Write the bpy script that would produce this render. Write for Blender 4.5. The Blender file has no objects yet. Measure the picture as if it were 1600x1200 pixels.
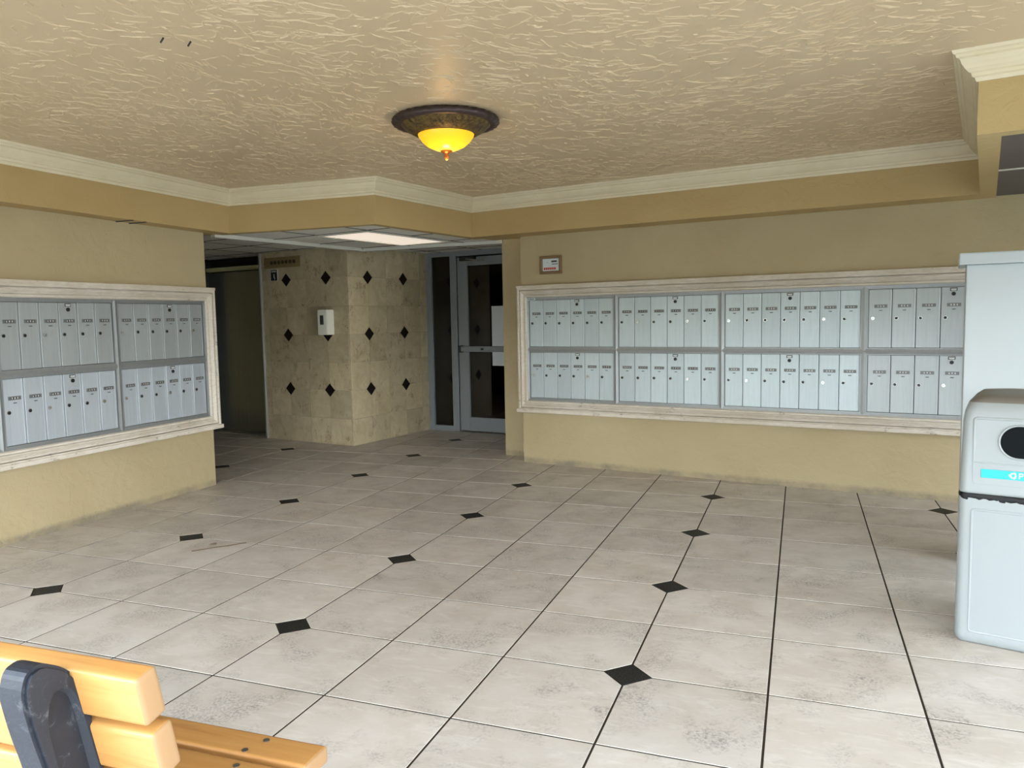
import bpy, bmesh, math, random
from mathutils import Vector, Matrix
random.seed(7)
S = 0.508                      # metres per unit; one unit is one floor tile (20 in)
C = bpy.context.scene.collection
scn = bpy.context.scene
R = math.radians

# ------------------------------------------------------------------ camera
CAM = Vector((1.18449669, -5.52288862, 2.67934937))
YAW, PIT, ROL, F = 0.358321830, -0.0847991037, -0.0186484537, 1205.74
cy, sy, cp, sp, cr, sr = math.cos(YAW), math.sin(YAW), math.cos(PIT), math.sin(PIT), math.cos(ROL), math.sin(ROL)
fwd = Vector((-sy*cp, cy*cp, sp)); rgt = Vector((cy, sy, 0)); up = rgt.cross(fwd)
r2 = rgt*cr + up*sr; u2 = -rgt*sr + up*cr
cam_data = bpy.data.cameras.new('camera'); cam = bpy.data.objects.new('camera', cam_data); C.objects.link(cam)
cam_data.sensor_width = 36; cam_data.lens = F*36/1600; cam_data.clip_start = 0.02
m3 = Matrix((r2, u2, -fwd)).transposed()
cam.matrix_world = Matrix.Translation(CAM*S) @ m3.to_4x4()
scn.camera = cam
def project(x, y, z):
    d = Vector((x, y, z)) - CAM
    w = d.dot(fwd)
    if w < 0.1: return None
    return 800 + F*d.dot(r2)/w, 600 - F*d.dot(u2)/w

# ------------------------------------------------------------------ light, exposure
scn.view_settings.view_transform = 'Standard'; scn.view_settings.look = 'None'
scn.view_settings.gamma = 1; scn.view_settings.use_curve_mapping = False
scn.view_settings.exposure = 0.5
world = bpy.data.worlds.new('sky'); scn.world = world; world.use_nodes = True
wn = world.node_tree.nodes; wl = world.node_tree.links
bg = wn['Background']; bg.inputs[1].default_value = 10.0
tcw = wn.new('ShaderNodeTexCoord'); sep = wn.new('ShaderNodeSeparateXYZ'); rmp = wn.new('ShaderNodeValToRGB')
wl.new(tcw.outputs['Generated'], sep.inputs[0]); wl.new(sep.outputs['Z'], rmp.inputs[0]); wl.new(rmp.outputs[0], bg.inputs[0])
rmp.color_ramp.elements[0].position = 0.0; rmp.color_ramp.elements[0].color = (0.90, 0.94, 0.97, 1)
rmp.color_ramp.elements[1].position = 0.7; rmp.color_ramp.elements[1].color = (0.58, 0.74, 0.96, 1)
sun = bpy.data.lights.new('sun', 'SUN'); sun.energy = 7.0; sun.angle = R(1.0); sun.color = (1, 0.93, 0.82)
so = bpy.data.objects.new('sun', sun); C.objects.link(so)
so.rotation_euler = (R(-42), 0, R(-10))       # high sun from beyond the building: the roof shades the porch

# ------------------------------------------------------------------ frames
A11 = R(-11)
E1 = Vector((math.cos(A11), math.sin(A11), 0)); E2 = Vector((-math.sin(A11), math.cos(A11), 0))
def B(u, v): return (u*E1.x + v*E2.x, u*E1.y + v*E2.y)

# ------------------------------------------------------------------ materials
def srgb(r, g, b):
    f = lambda c: (c/255/12.92) if c/255 <= 0.04045 else ((c/255+0.055)/1.055)**2.4
    return (f(r), f(g), f(b), 1)
class Mat:
    def __init__(s, name, col, rough=0.6, metal=0.0, spec=0.5):
        s.m = bpy.data.materials.new(name); s.m.use_nodes = True
        s.n = s.m.node_tree.nodes; s.l = s.m.node_tree.links
        s.b = s.n['Principled BSDF']
        s.b.inputs['Base Color'].default_value = col; s.b.inputs['Roughness'].default_value = rough
        s.b.inputs['Metallic'].default_value = metal; s.b.inputs['Specular IOR Level'].default_value = spec
        s.bump_last = None
    def coords(s, rand=False, scale=(1, 1, 1), world=False):
        if world:
            t = s.n.new('ShaderNodeNewGeometry').outputs['Position']
        else:
            t = s.n.new('ShaderNodeTexCoord').outputs['Object']
        mp = s.n.new('ShaderNodeMapping'); mp.inputs['Scale'].default_value = scale
        s.l.new(t, mp.inputs[0])
        if rand:
            oi = s.n.new('ShaderNodeObjectInfo'); ml = s.n.new('ShaderNodeMath'); ml.operation = 'MULTIPLY'; ml.inputs[1].default_value = 37.0
            s.l.new(oi.outputs['Random'], ml.inputs[0]); s.l.new(ml.outputs[0], mp.inputs['Location'])
        return mp.outputs[0]
    def noise(s, co, scale, detail=4, rough=0.5, dist=0.0):
        n = s.n.new('ShaderNodeTexNoise'); n.inputs['Scale'].default_value = scale; n.inputs['Detail'].default_value = detail
        n.inputs['Roughness'].default_value = rough; n.inputs['Distortion'].default_value = dist
        s.l.new(co, n.inputs['Vector']); return n.outputs['Fac']
    def ramp(s, fac, *stops):
        r = s.n.new('ShaderNodeValToRGB'); s.l.new(fac, r.inputs[0]); e = r.color_ramp.elements
        while len(e) < len(stops): e.new(0.5)
        for k, (p, c) in enumerate(stops): e[k].position = p; e[k].color = c
        return r.outputs[0]
    def mix(s, fac, a, b, mode='MIX'):
        x = s.n.new('ShaderNodeMix'); x.data_type = 'RGBA'; x.blend_type = mode
        for sock, v in ((x.inputs[0], fac), (x.inputs[6], a), (x.inputs[7], b)):
            if isinstance(v, bpy.types.NodeSocket): s.l.new(v, sock)
            else: sock.default_value = v
        return x.outputs[2]
    def math(s, op, a, b=0.0):
        x = s.n.new('ShaderNodeMath'); x.operation = op
        for sock, v in ((x.inputs[0], a), (x.inputs[1], b)):
            if isinstance(v, bpy.types.NodeSocket): s.l.new(v, sock)
            else: sock.default_value = v
        return x.outputs[0]
    def color(s, sock): s.l.new(sock, s.b.inputs['Base Color'])
    def roughness(s, sock): s.l.new(sock, s.b.inputs['Roughness'])
    def bump(s, h, strength=0.3, dist=0.01):
        b = s.n.new('ShaderNodeBump'); b.inputs['Strength'].default_value = strength; b.inputs['Distance'].default_value = dist
        s.l.new(h, b.inputs['Height'])
        if s.bump_last: s.l.new(s.bump_last, b.inputs['Normal'])
        s.bump_last = b.outputs[0]; s.l.new(b.outputs[0], s.b.inputs['Normal'])
    def objrand(s, lo, hi):
        oi = s.n.new('ShaderNodeObjectInfo'); r = s.n.new('ShaderNodeMapRange')
        r.inputs[3].default_value = lo; r.inputs[4].default_value = hi
        s.l.new(oi.outputs['Random'], r.inputs[0]); return r.outputs[0]

def wall_paint(name, base, alt):
    m = Mat(name, base, 0.62, spec=0.35)
    w = m.coords(world=True)
    big = m.noise(w, 1.1, 3); fine = m.noise(w, 9, 5, 0.6, 0.6)
    col = m.mix(m.ramp(big, (0.3, (0, 0, 0, 1)), (0.75, (1, 1, 1, 1))), base, alt)
    # grey mildew in an uneven band just above the floor
    sx = m.n.new('ShaderNodeSeparateXYZ'); m.l.new(w, sx.inputs[0])
    edge = m.math('MULTIPLY', m.noise(w, 14, 7, 0.8), 0.06)
    zz = m.math('SUBTRACT', sx.outputs['Z'], edge)
    dirt = m.math('MULTIPLY', m.ramp(zz, (0.0, (0.75, 0.75, 0.75, 1)), (0.03, (0, 0, 0, 1))), m.ramp(m.noise(w, 3.1, 5, 0.7), (0.38, (0.25, 0.25, 0.25, 1)), (0.62, (1, 1, 1, 1))))
    spots = m.ramp(m.noise(m.coords(world=True, scale=(1, 1, 2.2)), 2.3, 6, 0.7), (0.66, (0, 0, 0, 1)), (0.78, (0.28, 0.28, 0.28, 1)))
    col = m.mix(spots, col, srgb(150, 132, 98))
    col = m.mix(dirt, col, srgb(112, 106, 94)); m.color(col)
    m.bump(m.ramp(fine, (0.42, (0, 0, 0, 1)), (0.6, (1, 1, 1, 1))), 0.28, 0.006)
    m.bump(m.noise(w, 60, 3), 0.12, 0.003)
    return m.m
M = {}
M['wall'] = wall_paint('beige_wall_paint', srgb(176, 161, 126), srgb(165, 149, 113))
M['soffit'] = wall_paint('beige_soffit_paint', srgb(181, 158, 110), srgb(173, 147, 98))

m = Mat('knockdown_ceiling_plaster', srgb(200, 184, 158), 0.42, spec=0.5)
patch = m.noise(m.coords(world=True), 1.4, 3)
m.bump(m.noise(m.coords(world=True, scale=(0.8, 1.2, 1)), 22, 4, 0.6), 0.3, 0.003)
m.color(m.mix(patch, srgb(197, 176, 142), srgb(205, 185, 152)))
M['ceiling'] = m.m

m = Mat('crown_paint', srgb(214, 203, 172), 0.45)
m.color(m.mix(m.noise(m.coords(world=True), 6, 4), srgb(206, 194, 160), srgb(222, 212, 184)))
M['crown'] = m.m

def tile_mat(name, c1, c2, c3, rough, grime):
    m = Mat(name, c1, rough, spec=0.5)
    co = m.coords(rand=True)
    big = m.noise(co, 3.2, 5, 0.6, 0.4); fine = m.noise(co, 26, 7, 0.75, 0.6); st = m.noise(m.coords(rand=True, scale=(1, 3.0, 1)), 8, 5, 0.6, 0.8)
    col = m.mix(m.ramp(big, (0.35, (0, 0, 0, 1)), (0.68, (1, 1, 1, 1))), c1, c2)
    col = m.mix(m.ramp(st, (0.52, (0, 0, 0, 1)), (0.72, (0.6, 0.6, 0.6, 1))), col, c3)
    spk = m.math('MULTIPLY', m.ramp(m.noise(co, 95, 5, 0.7), (0.44, (0, 0, 0, 1)), (0.62, (1, 1, 1, 1))), m.ramp(m.noise(co, 4.5, 4, 0.65, 0.6), (0.48, (0, 0, 0, 1)), (0.68, (grime, grime, grime, 1))))
    col = m.mix(spk, col, srgb(104, 98, 92))
    hsv = m.n.new('ShaderNodeHueSaturation'); m.l.new(col, hsv.inputs['Color']); m.l.new(m.objrand(0.9, 1.06), hsv.inputs['Value'])
    m.color(hsv.outputs[0])
    m.roughness(m.ramp(big, (0.3, (rough-0.07,)*3+(1,)), (0.7, (rough+0.08,)*3+(1,))))
    m.bump(fine, 0.12, 0.002)
    return m.m
M['tile'] = tile_mat('porcelain_floor_tile', srgb(194, 186, 176), srgb(178, 168, 155), srgb(205, 198, 189), 0.42, 0.75)
m = Mat('black_granite', srgb(22, 22, 22), 0.55, spec=0.2)
m.color(m.ramp(m.noise(m.coords(world=True), 160, 2), (0.45, srgb(16, 16, 16)), (0.72, srgb(58, 56, 50)))); M['granite'] = m.m
M['marble_accent'] = Mat('dark_marble_accent', srgb(24, 14, 14), 0.5, spec=0.25).m
M['grout'] = Mat('dark_grout', srgb(52, 44, 36), 0.95, spec=0.1).m
M['wall_grout'] = Mat('wall_grout', srgb(136, 122, 94), 0.9).m

m = Mat('travertine', srgb(186, 168, 134), 0.34)
co = m.coords(rand=True)
col = m.mix(m.ramp(m.noise(co, 6.5, 6, 0.65, 0.8), (0.3, (0, 0, 0, 1)), (0.7, (1, 1, 1, 1))), srgb(202, 188, 156), srgb(176, 160, 126))
vn = m.math('ABSOLUTE', m.math('SUBTRACT', m.noise(m.coords(rand=True, scale=(1.6, 1, 0.8)), 4.5, 7, 0.72, 0.6), 0.5))
vein = m.math('MULTIPLY', m.ramp(vn, (0.0, (1, 1, 1, 1)), (0.02, (0, 0, 0, 1))), m.ramp(m.noise(co, 5.0, 3), (0.54, (0, 0, 0, 1)), (0.62, (0.85, 0.85, 0.85, 1))))
col = m.mix(vein, col, srgb(112, 82, 50))
pale = m.math('MULTIPLY', m.ramp(m.noise(m.coords(rand=True, scale=(2, 1, 1)), 11, 6, 0.7, 1.0), (0.58, (0, 0, 0, 1)), (0.7, (1, 1, 1, 1))), 0.5)
col = m.mix(pale, col, srgb(222, 212, 186))
hsv = m.n.new('ShaderNodeHueSaturation'); m.l.new(col, hsv.inputs['Color']); m.l.new(m.objrand(0.84, 1.12), hsv.inputs['Value']); m.color(hsv.outputs[0])
M['marble'] = m.m

def metal_mat(name, c, rough, metal, streak=0.12, rand=0.06):
    m = Mat(name, c, rough, metal)
    co = m.coords(scale=(1, 1, 0.06), rand=True)
    n = m.noise(co, 60, 3, 0.6)
    d = tuple(x*(1-streak*2) for x in c[:3]) + (1,)
    col = m.mix(n, d, c)
    hsv = m.n.new('ShaderNodeHueSaturation'); m.l.new(col, hsv.inputs['Color']); m.l.new(m.objrand(1-rand, 1+rand), hsv.inputs['Value']); m.color(hsv.outputs[0])
    m.roughness(m.ramp(n, (0.2, (rough-0.06,)*3+(1,)), (0.8, (rough+0.08,)*3+(1,))))
    return m.m
M['door_metal'] = metal_mat('anodised_door_pale', srgb(190, 202, 204), 0.42, 0.35)
M['door_metal_grey'] = metal_mat('anodised_door_grey', srgb(176, 182, 182), 0.42, 0.5)
M['door_metal_left'] = metal_mat('anodised_door_left', srgb(190, 198, 204), 0.4, 0.4)
M['frame_metal'] = metal_mat('anodised_frame', srgb(158, 162, 162), 0.4, 0.6)
M['gap'] = Mat('dark_gap', srgb(34, 34, 34), 0.8).m
M['lock_dark'] = Mat('dark_lock', srgb(38, 38, 38), 0.35, 0.6).m
M['lock_bright'] = Mat('chrome_lock', srgb(190, 190, 186), 0.25, 0.9).m
M['lock_black'] = Mat('black_lock_core', srgb(10, 10, 10), 0.5).m
M['plate'] = Mat('number_plate', srgb(112, 114, 112), 0.4, 0.4).m
M['plate_dark'] = Mat('number_plate_slot', srgb(62, 64, 62), 0.5).m
M['plate_mid'] = Mat('number_plate_window', srgb(120, 122, 120), 0.5).m
M['digit'] = Mat('number_white', srgb(226, 228, 224), 0.5).m
m = Mat('aluminium_door_frame', srgb(138, 144, 148), 0.45, 0.3); M['alu'] = m.m

m = Mat('whitewashed_wood', srgb(205, 195, 178), 0.7)
co = m.coords(); 
a_ = m.noise(m.coords(scale=(0.35, 1, 1.6)), 46, 6, 0.7); b_ = m.noise(co, 7, 5, 0.7); c_ = m.noise(co, 2.2, 4, 0.6)
col = m.mix(m.ramp(a_, (0.42, (0, 0, 0, 1)), (0.7, (0.7, 0.7, 0.7, 1))), srgb(206, 198, 184), srgb(182, 170, 152))
col = m.mix(m.ramp(c_, (0.45, (0, 0, 0, 1)), (0.7, (0.6, 0.6, 0.6, 1))), col, srgb(176, 162, 138))
wear = m.math('MULTIPLY', m.ramp(a_, (0.48, (0, 0, 0, 1)), (0.58, (1, 1, 1, 1))), m.ramp(b_, (0.60, (0, 0, 0, 1)), (0.70, (1, 1, 1, 1))))
m.color(m.mix(wear, col, srgb(96, 84, 70))); m.bump(a_, 0.25, 0.002); M['surround'] = m.m

m = Mat('varnished_slat', srgb(226, 160, 84), 0.38)
g = m.noise(m.coords(scale=(0.5, 6, 6), rand=True), 7, 5, 0.6, 0.8)
m.color(m.ramp(g, (0.3, srgb(172, 128, 72)), (0.55, srgb(166, 119, 64)), (0.75, srgb(152, 104, 52)))); m.bump(g, 0.08, 0.002); M['slat'] = m.m
m = Mat('slat_end_grain', srgb(140, 108, 72), 0.7); M['slat_end'] = m.m
m = Mat('scuffed_black_iron', srgb(24, 26, 32), 0.5, spec=0.35)
co = m.coords(); sc = m.noise(co, 22, 7, 0.75, 1.0)
m.color(m.mix(m.ramp(sc, (0.58, (0, 0, 0, 1)), (0.72, (0.55, 0.55, 0.55, 1))), srgb(28, 31, 37), srgb(104, 104, 104)))
m.roughness(m.ramp(sc, (0.3, (0.34,)*3+(1,)), (0.7, (0.6,)*3+(1,)))); m.bump(sc, 0.25, 0.003); M['iron'] = m.m
M['screw'] = Mat('screw', srgb(110, 108, 100), 0.35, 0.8).m

m = Mat('bin_plastic', srgb(144, 150, 150), 0.38)
m.bump(m.noise(m.coords(), 120, 2), 0.05, 0.001); M['bin'] = m.m
M['bin_top'] = Mat('bin_top_grey', srgb(112, 106, 98), 0.5).m
M['bag'] = Mat('black_bag', srgb(8, 9, 9), 0.5, spec=0.3).m
M['bin_hole'] = Mat('bin_inside', srgb(8, 13, 15), 0.8, spec=0.15).m
M['cyan'] = Mat('cyan_sticker', srgb(20, 176, 184), 0.4).m
M['sticker_white'] = Mat('sticker_white', srgb(196, 206, 206), 0.4).m
M['cabinet'] = Mat('cabinet_white', srgb(180, 188, 190), 0.35).m

m = Mat('stainless', srgb(120, 118, 104), 0.24, 0.95)
n_ = m.noise(m.coords(scale=(1, 1, 0.02)), 90, 2)
m.color(m.mix(n_, srgb(140, 144, 136), srgb(176, 180, 170))); M['stainless'] = m.m
M['jamb'] = Mat('jamb_metal', srgb(150, 150, 140), 0.4, 0.4).m
M['brown'] = Mat('brown_panel', srgb(40, 33, 26), 0.6).m
M['header'] = Mat('cream_header', srgb(214, 210, 160), 0.35).m
M['paper'] = Mat('paper', srgb(200, 206, 210), 0.8).m
M['black'] = Mat('black_parts', srgb(28, 28, 28), 0.5).m
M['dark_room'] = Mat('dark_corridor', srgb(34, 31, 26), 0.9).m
M['white_plastic'] = Mat('white_plastic', srgb(214, 212, 198), 0.45).m
M['plaque'] = Mat('plaque_bronze', srgb(150, 132, 90), 0.5, 0.3).m
M['plaque_dark'] = Mat('plaque_relief', srgb(84, 72, 48), 0.5, 0.3).m
M['sign_dark'] = Mat('sign_dark', srgb(34, 26, 38), 0.5).m
M['sign_brown'] = Mat('sign_brown', srgb(116, 90, 58), 0.6).m
M['red'] = Mat('red_print', srgb(178, 62, 40), 0.6).m
M['leaf'] = Mat('dry_leaf', srgb(150, 132, 108), 0.8).m
M['twig'] = Mat('twig', srgb(92, 74, 54), 0.8).m

m = Mat('acoustic_panel', srgb(176, 172, 160), 0.85)
pn = m.noise(m.coords(rand=True), 90, 4, 0.7)
hsv = m.n.new('ShaderNodeHueSaturation'); m.l.new(m.mix(pn, srgb(214, 212, 202), srgb(228, 226, 218)), hsv.inputs['Color']); m.l.new(m.objrand(0.9, 1.05), hsv.inputs['Value']); m.color(hsv.outputs[0])
m.bump(pn, 0.2, 0.002); M['panel'] = m.m
m = Mat('dark_soffit_panel', srgb(92, 84, 76), 0.85); M['dark_panel'] = m.m
M['tbar'] = Mat('tbar_white', srgb(190, 188, 176), 0.5).m
M['tbar_dark'] = Mat('tbar_shadow', srgb(70, 66, 56), 0.7).m  # dark grey for the grid rails and thin soffit rails

m = Mat('troffer_lens', srgb(240, 232, 215), 0.6)
m.b.inputs['Emission Color'].default_value = (1.0, 0.86, 0.72, 1); m.b.inputs['Emission Strength'].default_value = 0.5
M['lens'] = m.m
m = Mat('amber_glass', srgb(250, 180, 30), 0.25)
t = m.n.new('ShaderNodeTexCoord'); ln = m.n.new('ShaderNodeVectorMath'); ln.operation = 'LENGTH'
mp = m.n.new('ShaderNodeMapping'); mp.inputs['Location'].default_value = (0.0, 0.0, 0.11); m.l.new(t.outputs['Object'], mp.inputs[0]); m.l.new(mp.outputs[0], ln.inputs[0])
ec = m.ramp(ln.outputs['Value'], (0.03, (1.0, 0.82, 0.30, 1)), (0.09, (1.0, 0.62, 0.02, 1)), (0.17, (0.9, 0.40, 0.005, 1)))
es = m.ramp(ln.outputs['Value'], (0.03, (1, 1, 1, 1)), (0.08, (0.55, 0.55, 0.55, 1)), (0.17, (0.30, 0.30, 0.30, 1)))
m.l.new(ec, m.b.inputs['Emission Color']); m.l.new(m.math('MULTIPLY', es, 1.5), m.b.inputs['Emission Strength']); M['amber'] = m.m
m = Mat('antique_bronze', srgb(84, 70, 48), 0.45, 0.5)
bz = m.noise(m.coords(), 26, 5, 0.7, 1.2)
m.color(m.ramp(bz, (0.4, srgb(62, 50, 38)), (0.62, srgb(128, 106, 58)))); m.bump(bz, 0.6, 0.006); M['bronze'] = m.m
m = Mat('dark_rope_bronze', srgb(70, 58, 56), 0.4, 0.5); m.bump(m.noise(m.coords(), 60, 4, 0.7), 0.5, 0.004); M['rope'] = m.m
M['copper'] = Mat('finial_copper', srgb(176, 106, 48), 0.35, 0.7).m

m = bpy.data.materials.new('door_glass'); m.use_nodes = True; nt = m.node_tree; nt.nodes.remove(nt.nodes['Principled BSDF'])
tr = nt.nodes.new('ShaderNodeBsdfTransparent'); tr.inputs[0].default_value = (0.42, 0.42, 0.38, 1)
gl = nt.nodes.new('ShaderNodeBsdfGlossy'); gl.inputs['Roughness'].default_value = 0.03
fr = nt.nodes.new('ShaderNodeFresnel'); fr.inputs[0].default_value = 1.5; mx = nt.nodes.new('ShaderNodeMixShader')
nt.links.new(fr.outputs[0], mx.inputs[0]); nt.links.new(tr.outputs[0], mx.inputs[1]); nt.links.new(gl.outputs[0], mx.inputs[2])
nt.links.new(mx.outputs[0], nt.nodes['Material Output'].inputs[0]); M['glass'] = m
m = Mat('outside_paving', srgb(196, 190, 176), 0.9); m.color(m.mix(m.noise(m.coords(world=True), 0.6, 4), srgb(84, 86, 78), srgb(100, 102, 92))); M['paving'] = m.m
m = Mat('tree_foliage', srgb(70, 88, 50), 0.9); m.color(m.mix(m.noise(m.coords(world=True), 1.5, 5), srgb(48, 66, 34), srgb(92, 108, 62))); M['hedge'] = m.m  # for the added, unseen row that blocks the low sky

# ------------------------------------------------------------------ mesh helpers (input in units)
def mesh_obj(name, bm, mats, parent=None, loc=(0, 0, 0), rz=0.0, smooth=False):
    me = bpy.data.meshes.new(name)
    bmesh.ops.scale(bm, vec=(S, S, S), verts=bm.verts)
    if smooth:
        for f in bm.faces: f.smooth = True
    bm.normal_update(); bm.to_mesh(me); bm.free()
    for mt in (mats if isinstance(mats, (list, tuple)) else [mats]): me.materials.append(M[mt] if isinstance(mt, str) else mt)
    o = bpy.data.objects.new(name, me); C.objects.link(o)
    o.location = Vector(loc)*S; o.rotation_euler = (0, 0, rz)
    if parent: o.parent = parent
    return o
def inst(name, me, parent=None, loc=(0, 0, 0), rz=0.0):
    o = bpy.data.objects.new(name, me); C.objects.link(o); o.location = Vector(loc)*S; o.rotation_euler = (0, 0, rz)
    if parent: o.parent = parent
    return o
def empty(name, loc, rz=0.0, label=None, cat=None, group=None, kind=None):
    o = bpy.data.objects.new(name, None); C.objects.link(o); o.location = Vector(loc)*S; o.rotation_euler = (0, 0, rz); o.empty_display_size = 0.05
    tag(o, label, cat, group, kind); return o
def tag(o, label=None, cat=None, group=None, kind=None):
    if label: o['label'] = label
    if cat: o['category'] = cat
    if group: o['group'] = group
    if kind: o['kind'] = kind
    return o
def box(bm, x0, x1, y0, y1, z0, z1, bev=0.0, mat=0, seg=1):
    r = bmesh.ops.create_cube(bm, size=1)
    vs = r['verts']
    for v_ in vs: v_.co = Vector(((x0+x1)/2 + v_.co.x*(x1-x0), (y0+y1)/2 + v_.co.y*(y1-y0), (z0+z1)/2 + v_.co.z*(z1-z0)))
    fs = {f for v_ in vs for f in v_.link_faces}
    for f in fs: f.material_index = mat
    if bev > 0:
        es = {e for v_ in vs for e in v_.link_edges}
        rr = bmesh.ops.bevel(bm, geom=list(es), offset=bev, segments=seg, affect='EDGES', profile=0.6)
        for f in rr['faces']: f.material_index = mat
def prism(bm, poly, z0, z1, mat=0):
    lo = [bm.verts.new((x, y, z0)) for x, y in poly]; hi = [bm.verts.new((x, y, z1)) for x, y in poly]
    n = len(poly); fs = [bm.faces.new(hi), bm.faces.new(lo[::-1])]
    for i in range(n): fs.append(bm.faces.new((lo[i], lo[(i+1) % n], hi[(i+1) % n], hi[i])))
    for f in fs: f.material_index = mat
    return fs
def extrude_xz(bm, poly, y0, y1, mat=0):       # polygon in x,z extruded along y
    a = [bm.verts.new((x, y0, z)) for x, z in poly]; b = [bm.verts.new((x, y1, z)) for x, z in poly]
    n = len(poly); fs = [bm.faces.new(a), bm.faces.new(b[::-1])]
    for i in range(n): fs.append(bm.faces.new((a[(i+1) % n], a[i], b[i], b[(i+1) % n])))
    for f in fs: f.material_index = mat
    return fs
def cyl(bm, p, axis, r, h, n=16, mat=0, r2_=None):
    q = Vector(axis).to_track_quat('Z', 'Y').to_matrix().to_4x4()
    mt = Matrix.Translation(Vector(p) + Vector(axis).normalized()*h/2) @ q
    k = bmesh.ops.create_cone(bm, cap_ends=True, segments=n, radius1=r, radius2=r if r2_ is None else r2_, depth=h, matrix=mt)
    for v_ in k['verts']:
        for f in v_.link_faces: f.material_index = mat
def lathe(bm, prof, n=48, wob=None):
    rings = []
    for (r, z) in prof:
        if r < 1e-6: rings.append([bm.verts.new((0, 0, z))]); continue
        rings.append([bm.verts.new(((r + (wob(i, r, z) if wob else 0))*math.cos(2*math.pi*i/n), (r + (wob(i, r, z) if wob else 0))*math.sin(2*math.pi*i/n), z)) for i in range(n)])
    for a, b in zip(rings, rings[1:]):
        for i in range(n):
            j = (i+1) % n
            if len(a) == 1 and len(b) == 1: continue
            if len(a) == 1: bm.faces.new((a[0], b[j], b[i]))
            elif len(b) == 1: bm.faces.new((a[i], a[j], b[0]))
            else: bm.faces.new((a[i], a[j], b[j], b[i]))
    bmesh.ops.recalc_face_normals(bm, faces=bm.faces)
def clip(poly, n, c):                            # keep points with n.p <= c
    out = []
    for i in range(len(poly)):
        a, b = poly[i], poly[(i+1) % len(poly)]
        da, db = n[0]*a[0]+n[1]*a[1]-c, n[0]*b[0]+n[1]*b[1]-c
        if da <= 0: out.append(a)
        if (da < 0 < db) or (db < 0 < da):
            t_ = da/(da-db); out.append((a[0]+(b[0]-a[0])*t_, a[1]+(b[1]-a[1])*t_))
    return out
def clip_convex(poly, region):                   # region counter-clockwise
    for i in range(len(region)):
        a, b = region[i], region[(i+1) % len(region)]
        n = (b[1]-a[1], -(b[0]-a[0])); poly = clip(poly, n, n[0]*a[0]+n[1]*a[1])
        if len(poly) < 3: return []
    return poly
def area(p): return abs(sum(p[i][0]*p[(i+1) % len(p)][1]-p[(i+1) % len(p)][0]*p[i][1] for i in range(len(p))))/2
def struct(name, bm, mats, **k):
    o = mesh_obj(name, bm, mats, **k); o['kind'] = 'structure'; return o
def sprism(name, poly, z0, z1, mat):
    bm = bmesh.new(); prism(bm, poly, z0, z1); bmesh.ops.recalc_face_normals(bm, faces=bm.faces); return struct(name, bm, mat)
def Bq(u0, u1, v0, v1): return [B(u0, v0), B(u1, v0), B(u1, v1), B(u0, v1)]

# ================================================================== FLOOR
bm = bmesh.new(); prism(bm, [(-18, -9), (9, -9), (9, 13.5), (-18, 13.5)], -0.3, -0.0035); floor = struct('floor', bm, 'grout')
bm = bmesh.new(); prism(bm, [(-70, -90), (60, -90), (60, -9.02), (-70, -9.02)], -0.35, -0.06)
prism(bm, [(9.02, -9.02), (60, -9.02), (60, 30), (9.02, 30)], -0.35, -0.06); struct('ground', bm, 'paving')
DR = 0.178; G = 0.008
def accent_at(i, j): return i % 3 == 0 and j % 2 == 0
cache = {}
def tile_poly(key):
    p = []; h = 0.5-G; c = DR+0.004
    for (sx_, sy_), k in zip(((-1, -1), (1, -1), (1, 1), (-1, 1)), key):
        x, y = sx_*h, sy_*h
        if not k: p.append((x, y))
        else:
            a = (sx_*(0.5-c), y); b = (x, sy_*(0.5-c))
            p += [b, a] if sx_*sy_ > 0 and False else ([b, a] if (sx_, sy_) in ((-1, -1), (1, 1)) else [a, b])
    return p
def tile_mesh(bm, poly, z0=-0.03):
    fs = prism(bm, poly, z0, 0.0)
    top = fs[0]
    bmesh.ops.bevel(bm, geom=list(top.edges), offset=0.002, segments=1, affect='EDGES')
outer = bmesh.new(); ntile = 0
for i in range(-15, 9):
    for j in range(-9, 12):
        cx, cyy = i+0.5, j+0.5
        u, v = cx*E1.x + cyy*E1.y, cx*E2.x + cyy*E2.y
        key = (accent_at(i, j), accent_at(i+1, j), accent_at(i+1, j+1), accent_at(i, j+1))
        corners = [(i, j), (i+1, j), (i+1, j+1), (i, j+1)]
        vv = [x*E2.x+y*E2.y for x, y in corners]; uu = [x*E1.x+y*E1.y for x, y in corners]
        if min(vv) > 10.2 or (min(uu) > -5.2 and min(vv) > 7.3) or (max(i, i+1) < -8.0 and j+1 < 4.2): continue
        if max(uu) < -9.45 and min(vv) > 7.6: continue
        pr = [project(x, y, 0) for x, y in corners]
        vis = all(pr) and max(p[0] for p in pr) > 0 and min(p[0] for p in pr) < 1500 + 100 and min(p[1] for p in pr) < 1200 and max(p[1] for p in pr) > 600
        poly = tile_poly(key)
        if vis and max(i, i+1) <= -8 and pr and max(p[0] for p in pr) < 330: vis = False
        if vis:
            if key not in cache:
                b_m = bmesh.new(); tile_mesh(b_m, poly); o = mesh_obj('tile', b_m, 'tile', floor, (cx, cyy, 0)); cache[key] = o.data
            else: o = inst('tile', cache[key], floor, (cx, cyy, 0))
            o['vt'] = 1; ntile += 1
        else: prism(outer, [(x+cx, y+cyy) for x, y in poly], -0.03, 0.0)
o = mesh_obj('outer_tiles', outer, 'tile', floor); o['kind'] = 'stuff'
print('tiles', ntile)
dm = None
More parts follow.
